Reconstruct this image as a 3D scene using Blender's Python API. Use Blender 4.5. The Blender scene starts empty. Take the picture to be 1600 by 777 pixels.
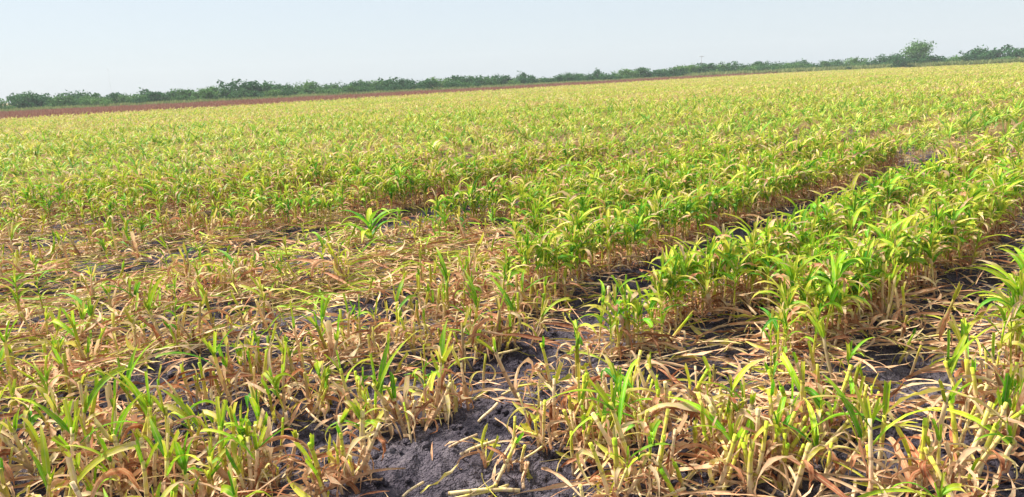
import bpy, math
import numpy as np
from mathutils import Matrix, Vector

C = bpy.context.scene.collection
S = bpy.context.scene
R = math.radians
rng = np.random.default_rng(11)

# ------------------------------------------------------------------ camera, sky, sun, exposure
EYE = 1.6
cam = bpy.data.cameras.new('camera')
cam.sensor_width = 36.0
cam.lens = 1155.0 / 1600.0 * 36.0
cam.clip_start = 0.05
cam.clip_end = 9000.0
cam_o = bpy.data.objects.new('camera', cam)
C.objects.link(cam_o)
cam_o.matrix_world = (Matrix.Translation((0, 0, EYE)) @ Matrix.Rotation(R(90 - 12.84), 4, 'X')
                      @ Matrix.Rotation(R(-2.651), 4, 'Z'))
S.camera = cam_o

SUN_EL, SUN_AZ = 52.0, -60.0          # azimuth clockwise from +Y (the view direction)
w = bpy.data.worlds.new('World')
S.world = w
w.use_nodes = True
nt = w.node_tree
bg = nt.nodes['Background']
sky = nt.nodes.new('ShaderNodeTexSky')
sky.sky_type = 'NISHITA'
sky.sun_disc = False
sky.sun_elevation = R(SUN_EL)
sky.sun_rotation = R(SUN_AZ)
sky.air_density = 1.0
sky.dust_density = 1.0
sky.ozone_density = 1.5
hz = nt.nodes.new('ShaderNodeMix'); hz.data_type = 'RGBA'      # thin bright high overcast over the clear sky
hz.inputs['Factor'].default_value = 0.92
hz.inputs[7].default_value = (2.0, 2.22, 2.41, 1)
nt.links.new(sky.outputs[0], hz.inputs[6])
nt.links.new(hz.outputs[2], bg.inputs[0])
bg.inputs[1].default_value = 0.15

sl = bpy.data.lights.new('sun', 'SUN')
sl.energy = 3.9
sl.angle = R(9.0)
sl.color = (1.0, 0.95, 0.86)
so = bpy.data.objects.new('sun', sl)
C.objects.link(so)
sd = Vector((math.sin(R(SUN_AZ)) * math.cos(R(SUN_EL)), math.cos(R(SUN_AZ)) * math.cos(R(SUN_EL)), math.sin(R(SUN_EL))))
so.rotation_euler = (-sd).to_track_quat('-Z', 'Y').to_euler()

S.view_settings.view_transform = 'Standard'
S.view_settings.look = 'None'
S.view_settings.exposure = 1.17
S.view_settings.gamma = 1.0
S.view_settings.use_curve_mapping = False
S.cycles.max_bounces = 6
S.cycles.diffuse_bounces = 3
S.cycles.transmission_bounces = 4

# ------------------------------------------------------------------ helpers
AZ = 0.770139654
SA, CA = math.sin(AZ), math.cos(AZ)


def to_uv(x, y):                     # u runs along the crop rows, v across them
    return x * SA + y * CA, x * CA - y * SA


def to_xy(u, v):
    return u * SA + v * CA, u * CA - v * SA


_tab = np.random.default_rng(5).random((256, 256))


def vnoise(x, y):
    xi = np.floor(x).astype(int); yi = np.floor(y).astype(int)
    fx = x - xi; fy = y - yi
    fx = fx * fx * (3 - 2 * fx); fy = fy * fy * (3 - 2 * fy)
    g = lambda a, b: _tab[a & 255, b & 255]
    return ((g(xi, yi) * (1 - fx) + g(xi + 1, yi) * fx) * (1 - fy)
            + (g(xi, yi + 1) * (1 - fx) + g(xi + 1, yi + 1) * fx) * fy)


def fbm(x, y, o=4):
    s = 0; a = 0.5
    for k in range(o):
        s = s + a * (vnoise(x * 2 ** k + 17.3 * k, y * 2 ** k + 9.1 * k) - 0.5)
        a *= 0.5
    return s


def sstep(a, b, x):
    t = np.clip((x - a) / (b - a), 0, 1)
    return t * t * (3 - 2 * t)


ROWS = [2.1, 1.2, 0.3, -0.6, -1.5, -2.35, -3.6, -4.5, -5.4, -6.2]
_v = -7.6
while _v > -72:
    ROWS.append(_v)
    _v -= 0.8 if len(ROWS) % 4 else 1.45
ROWS = np.array(ROWS)
ROWS_S = np.sort(ROWS)


def row_dist(v):
    i = np.clip(np.searchsorted(ROWS_S, v), 1, len(ROWS_S) - 1)
    return np.minimum(np.abs(v - ROWS_S[i - 1]), np.abs(v - ROWS_S[i]))


# patches of bare wet soil: capsules (u0, v0, u1, v1, radius)
BARE = np.array([(1.3, -2.8, 1.8, -2.62, .17), (1.8, -2.62, 2.3, -2.42, .15), (1.25, -4.15, 1.95, -4.05, .2), (3.1, -1.95, 3.35, -1.85, .15),
                 (2.2, -1.88, 2.65, -1.72, .13), (4.9, -3.08, 16.0, -2.99, .30), (3.75, -2.72, 4.05, -2.98, .16), (5.2, -7.0, 30.0, -6.9, .2), (3.06, -1.07, 2.72, -.95, .085), (2.85, -2.02, 3.5, -1.8, .12), (1.35, -3.4, 1.85, -3.3, .11), (2.2, -2.98, 2.9, -2.85, .12),
                 (.8, -3.85, 1.3, -4.1, .13), (2.35, -4.75, 2.8, -4.6, .11), (3.5, -4.6, 3.8, -4.5, .1), (3.6, -6.9, 4.0, -6.8, .13), (2.0, -1.75, 2.5, -1.6, .09), (3.85, -1.02, 4.25, -1.02, .13), (2.9, -1.02, 3.2, -1.0, .2),
                 (3.2, -.42, 3.7, -.4, .25), (2.85, -4.3, 3.15, -4.15, .22), (4.2, -8.1, 4.5, -7.9, .13), (2.6, -8.1, 2.95, -7.6, .16),
                 (1.6, -8.9, 1.9, -8.7, .2), (3.2, -6.3, 3.4, -6.2, .15), (2.5, -3.0, 2.8, -2.85, .12), (1.9, -5.1, 2.1, -4.9, .15),
                 (4.1, -4.0, 4.5, -3.95, .12), (2.6, -1.3, 2.9, -1.05, .14), (3.5, -2.95, 4.6, -3.05, .16), (6.2, -6.9, 8.0, -6.95, .2)])


def bare(u, v):
    b = np.zeros_like(u)
    for (a, c, d, e, r) in BARE:
        du, dv = d - a, e - c
        t = np.clip(((u - a) * du + (v - c) * dv) / (du * du + dv * dv), 0, 1)
        r = r * 1.3
        dist = np.hypot(u - a - t * du, v - c - t * dv) + 0.12 * fbm(u * 4, v * 4, 3)
        b = np.maximum(b, 1 - sstep(r * 0.75, r * 1.35, dist))
    return b


U0V = np.array([-30, -17, -13, -10, -7.5, -6.3, -5.4, -4.5, -3.6, -2.4, -1.5, -0.6, 0.3, 3.0])
U0U = np.array([0.5, 1.4, 2.0, 3.3, 4.2, 5.0, 5.6, 4.7, 3.6, 3.3, 3.6, 4.1, 3.6, 3.6])


def green_edge(v):
    return np.interp(v, U0V, U0U)


def standing(u, v):                  # 0 = mown and trampled corner, 1 = standing green crop
    soft = sstep(-5.5, -8.5, v)
    return sstep(-0.35 - 1.9 * soft, 0.45 + 1.3 * soft, u - green_edge(v) + (.75 + 3.0 * soft) * fbm(u * 0.9 + 40, v * 0.9, 3))


def ground_z(x, y):
    u, v = to_uv(x, y)
    d = np.hypot(x, y)
    near = 1 - sstep(25, 60, d)
    bed = 0.045 * np.cos(np.clip(row_dist(v) / 0.5, 0, 1) * math.pi)
    return near * (bed + 0.10 * fbm(x * 0.9, y * 0.9, 3)) - 0.02


# ------------------------------------------------------------------ materials
def new_mat(name):
    m = bpy.data.materials.new(name)
    m.use_nodes = True
    return m, m.node_tree, m.node_tree.nodes['Principled BSDF']


def ramp(nt, stops, interp='LINEAR'):
    r = nt.nodes.new('ShaderNodeValToRGB')
    e = r.color_ramp
    e.interpolation = interp
    while len(e.elements) < len(stops):
        e.elements.new(0.5)
    for q, (p, c) in zip(e.elements, stops):
        q.position = p
        q.color = (*c, 1)
    return r


def math_node(nt, op, a=None, b=None, clamp=False):
    n = nt.nodes.new('ShaderNodeMath')
    n.operation = op
    n.use_clamp = clamp
    for k, q in enumerate((a, b)):
        if q is None: continue
        if isinstance(q, (int, float)): n.inputs[k].default_value = q
        else: nt.links.new(q, n.inputs[k])
    return n.outputs[0]


GREEN_TO_DRY = [(0.0, (.05, .24, .012)), (.14, (.12, .38, .012)), (.28, (.29, .51, .018)), (.40, (.50, .56, .035)), (.52, (.64, .54, .09)),
                (.64, (.74, .56, .34)), (.76, (.66, .39, .22)), (.88, (.52, .22, .105)), (1.0, (.26, .08, .035))]


def plant_material(name, translucent=0.3, rough=0.5, shift=0.16, bump=0.25):
    """leaf or stalk tissue: colour runs from green to straw to brown with the 'dry' value of the tissue."""
    m, nt, p = new_mat(name)
    L = nt.links
    a = nt.nodes.new('ShaderNodeAttribute'); a.attribute_name = 'dry'
    f = nt.nodes.new('ShaderNodeAttribute'); f.attribute_name = 'leafco'
    sep = nt.nodes.new('ShaderNodeSeparateXYZ'); L.new(f.outputs['Vector'], sep.inputs[0])
    oi = nt.nodes.new('ShaderNodeObjectInfo')
    geo = nt.nodes.new('ShaderNodeNewGeometry')
    ns = nt.nodes.new('ShaderNodeTexNoise'); ns.inputs['Scale'].default_value = 38; ns.inputs['Detail'].default_value = 3
    L.new(geo.outputs['Position'], ns.inputs['Vector'])
    mp = nt.nodes.new('ShaderNodeVectorMath'); mp.operation = 'MULTIPLY'; mp.inputs[1].default_value = (14, 2.2, 31)
    L.new(f.outputs['Vector'], mp.inputs[0])
    st = nt.nodes.new('ShaderNodeTexNoise'); st.inputs['Scale'].default_value = 1.0; st.inputs['Detail'].default_value = 2
    L.new(mp.outputs[0], st.inputs['Vector'])
    d = math_node(nt, 'ADD', a.outputs['Fac'], math_node(nt, 'MULTIPLY', math_node(nt, 'SUBTRACT', ns.outputs['Fac'], .5), .34))
    d = math_node(nt, 'ADD', d, math_node(nt, 'MULTIPLY', math_node(nt, 'SUBTRACT', st.outputs['Fac'], .5), .30))
    d = math_node(nt, 'ADD', d, math_node(nt, 'MULTIPLY', math_node(nt, 'SUBTRACT', oi.outputs['Random'], .5), shift), True)
    cr = ramp(nt, GREEN_TO_DRY); L.new(d, cr.inputs[0])
    # pale midrib
    mid = math_node(nt, 'SUBTRACT', 1.0, math_node(nt, 'MULTIPLY', math_node(nt, 'ABSOLUTE', math_node(nt, 'SUBTRACT', sep.outputs[0], .5)), 9.0), True)
    mx = nt.nodes.new('ShaderNodeMix'); mx.data_type = 'RGBA'
    L.new(math_node(nt, 'MULTIPLY', mid, .4 if translucent else 0.), mx.inputs['Factor']); L.new(cr.outputs[0], mx.inputs[6]); mx.inputs[7].default_value = (.6, .58, .3, 1)
    if not translucent:                         # dark joints along a stalk
        jo = math_node(nt, 'GREATER_THAN', math_node(nt, 'ABSOLUTE', math_node(nt, 'SUBTRACT', math_node(nt, 'FRACT', math_node(nt, 'MULTIPLY', sep.outputs[1], 3.3)), .5)), .45)
        mj = nt.nodes.new('ShaderNodeMix'); mj.data_type = 'RGBA'
        L.new(math_node(nt, 'MULTIPLY', jo, .55), mj.inputs['Factor']); L.new(mx.outputs[2], mj.inputs[6]); mj.inputs[7].default_value = (.16, .07, .03, 1)
        mx = mj
    hsv = nt.nodes.new('ShaderNodeHueSaturation'); L.new(mx.outputs[2], hsv.inputs['Color'])
    L.new(math_node(nt, 'ADD', .72, math_node(nt, 'MULTIPLY', sep.outputs[2], .55)), hsv.inputs['Value'])
    L.new(hsv.outputs[0], p.inputs['Base Color'])
    p.inputs['Roughness'].default_value = rough
    p.inputs['Specular IOR Level'].default_value = 0.16
    if bump:
        b = nt.nodes.new('ShaderNodeBump'); b.inputs['Strength'].default_value = bump; b.inputs['Distance'].default_value = .004
        L.new(st.outputs['Fac'], b.inputs['Height']); L.new(b.outputs[0], p.inputs['Normal'])
    if translucent:
        t = nt.nodes.new('ShaderNodeBsdfTranslucent'); L.new(hsv.outputs[0], t.inputs[0])
        ms = nt.nodes.new('ShaderNodeMixShader'); ms.inputs[0].default_value = translucent
        L.new(p.outputs[0], ms.inputs[1]); L.new(t.outputs[0], ms.inputs[2])
        L.new(ms.outputs[0], nt.nodes['Material Output'].inputs[0])
    return m


LEAF = plant_material('crop leaf tissue', .33, shift=.26)
STALK = plant_material('crop stalk tissue', 0, .55)
LITTER = plant_material('dry crop litter', .12, .6, 0)


def soil_material():
    m, nt, p = new_mat('dark cloddy clay soil')
    L = nt.links
    tc = nt.nodes.new('ShaderNodeTexCoord')
    def noise(s, d):
        n = nt.nodes.new('ShaderNodeTexNoise'); n.inputs['Scale'].default_value = s; n.inputs['Detail'].default_value = d
        L.new(tc.outputs['Object'], n.inputs['Vector']); return n.outputs['Fac']
    big, mid, fine = noise(1.3, 4), noise(14, 5), noise(90, 4)
    c = ramp(nt, [(.31, (.027, .022, .031)), (.46, (.072, .060, .077)), (.56, (.15, .126, .146)), (.70, (.31, .27, .275))])
    L.new(math_node(nt, 'ADD', math_node(nt, 'MULTIPLY', big, .45), math_node(nt, 'ADD', math_node(nt, 'MULTIPLY', mid, .35), math_node(nt, 'MULTIPLY', fine, .2))), c.inputs[0])
    at = nt.nodes.new('ShaderNodeAttribute'); at.attribute_name = 'cover'
    cc = ramp(nt, [(.32, (.10, .055, .03)), (.5, (.30, .19, .085)), (.62, (.30, .28, .07)), (.75, (.42, .33, .14))])
    L.new(noise(48, 3), cc.inputs[0])
    fac = math_node(nt, 'MULTIPLY', math_node(nt, 'GREATER_THAN', math_node(nt, 'ADD', noise(26, 4), at.outputs['Fac']), .95), math_node(nt, 'GREATER_THAN', at.outputs['Fac'], .05))
    mx = nt.nodes.new('ShaderNodeMix'); mx.data_type = 'RGBA'
    L.new(fac, mx.inputs['Factor']); L.new(c.outputs[0], mx.inputs[6]); L.new(cc.outputs[0], mx.inputs[7])
    L.new(mx.outputs[2], p.inputs['Base Color'])
    rr = ramp(nt, [(.35, (.62,) * 3), (.6, (.95,) * 3)]); L.new(mid, rr.inputs[0]); L.new(rr.outputs[0], p.inputs['Roughness'])
    p.inputs['Specular IOR Level'].default_value = .08
    b = nt.nodes.new('ShaderNodeBump'); b.inputs['Strength'].default_value = 1.0; b.inputs['Distance'].default_value = .035
    def crumbs(s):
        n = nt.nodes.new('ShaderNodeTexVoronoi'); n.inputs['Scale'].default_value = s
        L.new(tc.outputs['Object'], n.inputs['Vector']); return n.outputs['Distance']
    h = math_node(nt, 'SUBTRACT', math_node(nt, 'ADD', math_node(nt, 'MULTIPLY', mid, .5), math_node(nt, 'MULTIPLY', fine, .7)), math_node(nt, 'ADD', math_node(nt, 'MULTIPLY', crumbs(45), .55), math_node(nt, 'MULTIPLY', crumbs(120), .3)))
    L.new(h, b.inputs['Height']); L.new(b.outputs[0], p.inputs['Normal'])
    return m


SOIL = soil_material()


def foliage_material(name, stops, trans=.25):
    m, nt, p = new_mat(name)
    L = nt.links
    f = nt.nodes.new('ShaderNodeAttribute'); f.attribute_name = 'leafco'
    sep = nt.nodes.new('ShaderNodeSeparateXYZ'); L.new(f.outputs['Vector'], sep.inputs[0])
    oi = nt.nodes.new('ShaderNodeObjectInfo')
    geo = nt.nodes.new('ShaderNodeNewGeometry')
    ns = nt.nodes.new('ShaderNodeTexNoise'); ns.inputs['Scale'].default_value = .8; ns.inputs['Detail'].default_value = 3
    L.new(geo.outputs['Position'], ns.inputs['Vector'])
    d = math_node(nt, 'ADD', math_node(nt, 'MULTIPLY', sep.outputs[2], .45), math_node(nt, 'MULTIPLY', ns.outputs['Fac'], .3))
    d = math_node(nt, 'ADD', d, math_node(nt, 'MULTIPLY', oi.outputs['Random'], .3))
    c = ramp(nt, stops); L.new(d, c.inputs[0]); L.new(c.outputs[0], p.inputs['Base Color'])
    p.inputs['Roughness'].default_value = .8; p.inputs['Specular IOR Level'].default_value = .12
    t = nt.nodes.new('ShaderNodeBsdfTranslucent'); L.new(c.outputs[0], t.inputs[0])
    ms = nt.nodes.new('ShaderNodeMixShader'); ms.inputs[0].default_value = trans
    L.new(p.outputs[0], ms.inputs[1]); L.new(t.outputs[0], ms.inputs[2])
    L.new(ms.outputs[0], nt.nodes['Material Output'].inputs[0])
    return m


CROWN = foliage_material('brush foliage', [(.15, (.022, .08, .032)), (.5, (.05, .145, .05)), (.85, (.10, .21, .065))])
CROWN_PALE = foliage_material('pale brush foliage', [(.15, (.04, .11, .035)), (.5, (.10, .22, .06)), (.85, (.18, .31, .09))])
GRASS = foliage_material('tall grass', [(.15, (.13, .2, .06)), (.5, (.24, .30, .10)), (.85, (.36, .36, .16))])
RED = foliage_material('red seed heads', [(.15, (.17, .07, .05)), (.5, (.29, .125, .092)), (.85, (.40, .23, .16))])


def simple_mat(name, col, rough=.8, scale=6, var=.35):
    m, nt, p = new_mat(name)
    ns = nt.nodes.new('ShaderNodeTexNoise'); ns.inputs['Scale'].default_value = scale; ns.inputs['Detail'].default_value = 4
    c = ramp(nt, [(.3, tuple(q * (1 - var) for q in col)), (.7, tuple(min(1, q * (1 + var)) for q in col))])
    nt.links.new(ns.outputs['Fac'], c.inputs[0]); nt.links.new(c.outputs[0], p.inputs['Base Color'])
    p.inputs['Roughness'].default_value = rough
    return m


BARK = simple_mat('brush bark', (.10, .075, .055), .9, 3)
STONE = simple_mat('pale stone', (.52, .44, .34), .8, 60, .25)
MAST = simple_mat('weathered grey pole', (.5, .5, .52), .6, 2, .15)

# ------------------------------------------------------------------ mesh builders (numpy)


def make_mesh(name, V, Q, mat, leafco=None, dry=None, smooth=True):
    me = bpy.data.meshes.new(name)
    V = np.asarray(V, np.float32); Q = np.asarray(Q, np.int32)
    me.vertices.add(len(V)); me.vertices.foreach_set('co', V.ravel())
    me.loops.add(Q.size); me.loops.foreach_set('vertex_index', Q.ravel())
    me.polygons.add(len(Q))
    me.polygons.foreach_set('loop_start', np.arange(0, Q.size, Q.shape[1], dtype=np.int32))
    if smooth:
        me.polygons.foreach_set('use_smooth', np.ones(len(Q), bool))
    me.update(calc_edges=True)
    if leafco is not None:
        me.attributes.new('leafco', 'FLOAT_VECTOR', 'POINT').data.foreach_set('vector', np.asarray(leafco, np.float32).ravel())
    if dry is not None:
        me.attributes.new('dry', 'FLOAT', 'POINT').data.foreach_set('value', np.asarray(dry, np.float32).ravel())
    me.materials.append(mat)
    return me


def link(name, data, parent=None, **props):
    o = bpy.data.objects.new(name, data)
    C.objects.link(o)
    if parent: o.parent = parent
    for k, q in props.items(): o[k] = q
    return o


def blade(base, L, W, e0, droop, az, bend=0., nseg=7, across=3, fold=.18, twist=0., roll0=0., dry=(.2, .3), cut=False, wave=.05, r=None, zmin=None, kink=None):
    r = r or rng
    t = np.linspace(0, 1, nseg + 1)
    e = e0 - droop * t ** 1.35
    if kink is not None:
        e = e - kink[1] * sstep(kink[0] - .06, kink[0] + .06, t)
    a = az + bend * t
    D = np.stack([np.cos(e) * np.cos(a), np.cos(e) * np.sin(a), np.sin(e)], 1)
    P = np.array(base, float) + np.vstack([np.zeros(3), np.cumsum((D[:-1] + D[1:]) * .5 * L / nseg, 0)])
    if zmin is not None:
        lo = zmin + .012 * np.abs(np.sin(t * 9 + az))
        P[:, 2] = np.maximum(P[:, 2], lo)
    side = np.stack([-np.sin(a), np.cos(a), 0 * a], 1)
    up = np.cross(D, side)
    ro = roll0 + twist * t
    s = side * np.cos(ro)[:, None] + up * np.sin(ro)[:, None]
    n = -side * np.sin(ro)[:, None] + up * np.cos(ro)[:, None]
    prof = np.minimum(1, .45 + t / .22 * .55)
    if dry[0] > .56: prof = prof * (1 + .28 * np.sin(t * r.uniform(5, 14) + r.uniform(0, 6)))
    if not cut: prof = prof * np.clip(1 - np.clip((t - .35) / .65, 0, 1) ** 1.7, .03, 1)
    hw = W * .5 * prof
    ph = r.random() * 6.28
    wv = (wave * W * np.sin(t * 21 + ph))[:, None] * n
    wv2 = (wave * W * np.sin(t * 17 + ph * 2))[:, None] * n
    rnd = r.random()
    dr = dry[0] + (dry[1] - dry[0]) * t ** 1.5
    if across == 3:
        V = np.stack([P + s * hw[:, None] + wv, P - n * (fold * hw * 2)[:, None], P - s * hw[:, None] + wv2], 1)
        xs = np.array([0, .5, 1])
    else:
        V = np.stack([P + s * hw[:, None], P - s * hw[:, None]], 1)
        xs = np.array([.3, .7])
    if cut and across == 3:
        q = r.normal(0, .7, 3) * W
        V[-1] += D[-1][None] * q[:, None]
    if dry[0] > .56 and across == 3:           # dead tissue: crumpled, unevenly shrunk
        V = V + (n[:, None] * r.normal(0, .16 * W, (nseg + 1, 3))[:, :, None]) * t[:, None, None] ** .5
        V = V + (s[:, None] * r.normal(0, .07 * W, (nseg + 1, 1))[:, :, None])
    k = across
    lf = np.zeros((nseg + 1, k, 3)); lf[:, :, 0] = xs; lf[:, :, 1] = t[:, None]; lf[:, :, 2] = rnd
    dd = np.repeat(dr[:, None], k, 1)
    i = np.arange(nseg)[:, None] * k + np.arange(k - 1)[None, :]
    Q = np.stack([i, i + 1, i + 1 + k, i + k], 2).reshape(-1, 4)
    return V.reshape(-1, 3), Q, lf.reshape(-1, 3), dd.reshape(-1)


def tube(P, rad, sides=6, dry=None, cap=True, r=None):
    r = r or rng
    P = np.asarray(P, float); n = len(P)
    T = np.gradient(P, axis=0); T /= np.linalg.norm(T, axis=1)[:, None] + 1e-9
    ref = np.where(np.abs(T[:, 2:3]) > .8, np.array([[1., 0, 0]]), np.array([[0, 0, 1.]]))
    s = np.cross(T, ref); s /= np.linalg.norm(s, axis=1)[:, None] + 1e-9
    b = np.cross(T, s)
    th = np.arange(sides) / sides * 2 * np.pi
    V = P[:, None] + (s[:, None] * np.cos(th)[None, :, None] + b[:, None] * np.sin(th)[None, :, None]) * np.asarray(rad)[:, None, None]
    i = np.arange(n - 1)[:, None] * sides; j = np.arange(sides)[None, :]; j2 = (j + 1) % sides
    Q = np.stack([i + j, i + j2, i + sides + j2, i + sides + j], 2).reshape(-1, 4)
    if cap and sides == 6:
        o = (n - 1) * sides
        Q = np.vstack([Q, [[o, o + 1, o + 2, o + 3], [o, o + 3, o + 4, o + 5], [3, 2, 1, 0], [5, 4, 3, 0]]])
    t = np.linspace(0, 1, n)
    lf = np.zeros((n, sides, 3)); lf[:, :, 0] = np.linspace(0, 1, sides); lf[:, :, 1] = t[:, None]; lf[:, :, 2] = .3 + .5 * r.random()
    d = np.repeat((np.full(n, .7) if dry is None else np.asarray(dry))[:, None], sides, 1)
    return V.reshape(-1, 3), Q, lf.reshape(-1, 3), d.reshape(-1)


def merge(parts):
    Vs, Qs, Ls, Ds = [], [], [], []
    o = 0
    for V, Q, lf, d in parts:
        Vs.append(V); Qs.append(Q + o); Ls.append(lf); Ds.append(d); o += len(V)
    return np.vstack(Vs), np.vstack(Qs), np.vstack(Ls), np.concatenate(Ds)


def stamp(tpl, X, Y, Z, rot, scl, dshift, tilt=None, taz=None):
    """one big array of copies of a template (V, Q, leafco, dry)"""
    V, Q, lf, d = tpl
    n, m = len(X), len(V)
    c, s = np.cos(rot)[:, None], np.sin(rot)[:, None]
    x = (V[None, :, 0] * c - V[None, :, 1] * s) * scl[:, None]
    y = (V[None, :, 0] * s + V[None, :, 1] * c) * scl[:, None]
    z = V[None, :, 2] * scl[:, None]
    if tilt is not None:
        x = x + z * (np.sin(tilt) * np.cos(taz))[:, None]
        y = y + z * (np.sin(tilt) * np.sin(taz))[:, None]
        z = z * np.cos(tilt)[:, None]
    W = np.stack([x + X[:, None], y + Y[:, None], z + Z[:, None]], 2).reshape(-1, 3)
    QQ = (Q[None] + (np.arange(n) * m)[:, None, None]).reshape(-1, 4)
    lr = np.tile(lf[None], (n, 1, 1)); lr[:, :, 2] = (lr[:, :, 2] + rng.random(n)[:, None]) % 1
    return W, QQ, lr.reshape(-1, 3), (d[None] + dshift[:, None]).reshape(-1)


# ------------------------------------------------------------------ plant prototypes
def proto_green(k, r):
    """standing leafy crop plant: list of (part name, material, arrays)"""
    H = r.uniform(.32, .50); rad = r.uniform(.006, .009)
    lean = r.uniform(0, .12); la = r.uniform(0, 6.28)
    t = np.linspace(0, 1, 7)
    P = np.stack([np.cos(la) * lean * H * t ** 1.5, np.sin(la) * lean * H * t ** 1.5, H * t - .03], 1)
    node = 1 + .18 * (np.arange(7) % 2)
    out = [('stem', STALK, tube(P, rad * node * (1 - .35 * t), 6, .80 - .50 * t ** .8, r=r))]
    at = lambda q: np.array([np.interp(q, t, P[:, i]) for i in range(3)])
    plane = r.uniform(0, 6.28)
    ng = r.integers(4, 8)
    for i in range(ng):
        q = .58 + .40 * i / (ng - 1)
        a = plane + np.pi * (i % 2) + r.normal(0, .45)
        g = np.clip(r.normal(.23, .11), .02, .55) if r.random() > .14 else r.uniform(.5, .72)
        cut = r.random() < .28
        L = r.uniform(.17, .36) * (.6 if cut else 1)
        out.append(('leaf', LEAF, blade(at(q), L, r.uniform(.022, .044), r.uniform(.75, 1.4), r.uniform(1.0, 2.5), a, r.normal(0, .35), 8, 3, .2, r.normal(0, .5), r.normal(0, .25),
                                        (g, g + r.uniform(.05, .5)), cut, .07, r, .01, (r.uniform(.35, .8), r.uniform(.3, 1.1)) if r.random() < .3 else None)))
    for i in range(r.integers(2, 5)):          # cut upright whorl at the top
        g = np.clip(r.normal(.28, .08), .1, .5)
        out.append(('shoot', LEAF, blade(at(.93), r.uniform(.07, .18), r.uniform(.009, .018), r.uniform(1.25, 1.55), r.uniform(0, .4), r.uniform(0, 6.28), 0, 4, 3, .45, 0, 0,
                                         (g, g + .12), True, .03, r)))
    for i in range(r.integers(3, 6)):
        g = r.uniform(.64, .95)
        out.append(('dry_leaf', LEAF, blade(at(r.uniform(.12, .5)), r.uniform(.18, .36), r.uniform(.010, .024), r.uniform(.1, 1.0), r.uniform(1.6, 3.0), r.uniform(0, 6.28), r.normal(0, .8), 8, 3, .35,
                                            r.normal(0, 2.2), r.normal(0, .5), (g, g + r.uniform(-.12, .15)), False, .14, r, .008, (r.uniform(.15, .6), r.uniform(.4, 1.4)) if r.random() < .6 else None)))
    return out


def proto_stub(k, r):
    """cut off stalk with dead leaves hanging round its foot and a pale shoot at its cut top"""
    H = r.uniform(.14, .31); rad = r.uniform(.0046, .0085)
    lean = abs(r.normal(.10, .22)); la = r.uniform(0, 6.28)
    t = np.linspace(0, 1, 6)
    P = np.stack([np.cos(la) * lean * H * t + .004 * np.sin(t * 5 + k), np.sin(la) * lean * H * t, H * t * math.cos(min(lean, .9)) - .02], 1)
    node = 1 + .2 * (np.arange(6) % 2)
    top = r.choice([.34, .42, .48, .56, .64])
    out = [('stem', STALK, tube(P, rad * node * (1 - .2 * t), 6, .73 + r.uniform(-.07, .08) + (top - .73) * t ** 1.6, r=r))]
    at = lambda q: np.array([np.interp(q, t, P[:, i]) for i in range(3)])
    for i in range(r.integers(0, 3)):          # papery sheaths still wrapped round the stalk
        g = r.uniform(.62, .95)
        out.append(('husk', LEAF, blade(at(r.uniform(.02, .5)) + np.array([r.normal(0, .006), r.normal(0, .006), 0]), r.uniform(.06, .16), r.uniform(.010, .022), 1.5 - abs(r.normal(0, .2)), r.uniform(-.1, .5), r.uniform(0, 6.28), r.normal(0, .5), 6, 3, .6,
                                         r.normal(0, .9), r.normal(0, .6), (g, g + r.uniform(-.2, .1)), r.random() < .6, .2, r)))
    fresh = k >= 12
    for i in range(r.integers(2, 5) if fresh else r.integers(0, 2)):
        g = np.clip(r.normal(.32 if fresh else .42, .08), .12, .6)
        out.append(('shoot', LEAF, blade(at(.9), r.uniform(.05, .14), r.uniform(.008, .018), r.uniform(1.15, 1.55), r.uniform(0, .5), la + r.uniform(-2, 2), 0, 4, 3, r.uniform(.3, .8), 0, r.normal(0, .8),
                                         (g, g + .1), r.random() < .75, .03, r)))
    if fresh and r.random() < .5:
        g = r.uniform(.12, .3)
        for i in range(r.integers(1, 3)):
            out.append(('leaf', LEAF, blade(at(r.uniform(.7, .95)), r.uniform(.13, .28), r.uniform(.014, .026), r.uniform(.8, 1.35), r.uniform(.5, 1.9), r.uniform(0, 6.28), r.normal(0, .4), 7, 3, .22,
                                            r.normal(0, .5), 0, (g, g + .2), r.random() < .3, .05, r, .01)))
    for i in range(r.integers(2, 5)):
        g = r.uniform(.60, .92)
        out.append(('dry_leaf', LEAF, blade(at(r.uniform(.1, .8)), r.uniform(.12, .30), r.uniform(.006, .019), r.uniform(.1, 1.1), r.uniform(1.5, 2.9), r.uniform(0, 6.28), r.normal(0, .9), 8, 3, .35,
                                            r.normal(0, 2.4), r.normal(0, .6), (g, g + r.uniform(-.15, .12)), r.random() < .25, .15, r, .008, (r.uniform(.2, .7), r.uniform(.4, 1.6)) if r.random() < .6 else None)))
    return out


NG, NS = 22, 24
GREENS = [proto_green(k, np.random.default_rng(100 + k)) for k in range(NG)]
STUBS = [proto_stub(k, np.random.default_rng(300 + k)) for k in range(NS)]
G_ALL = [merge([p[2] for p in g]) for g in GREENS]
S_ALL = [merge([p[2] for p in g]) for g in STUBS]


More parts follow.
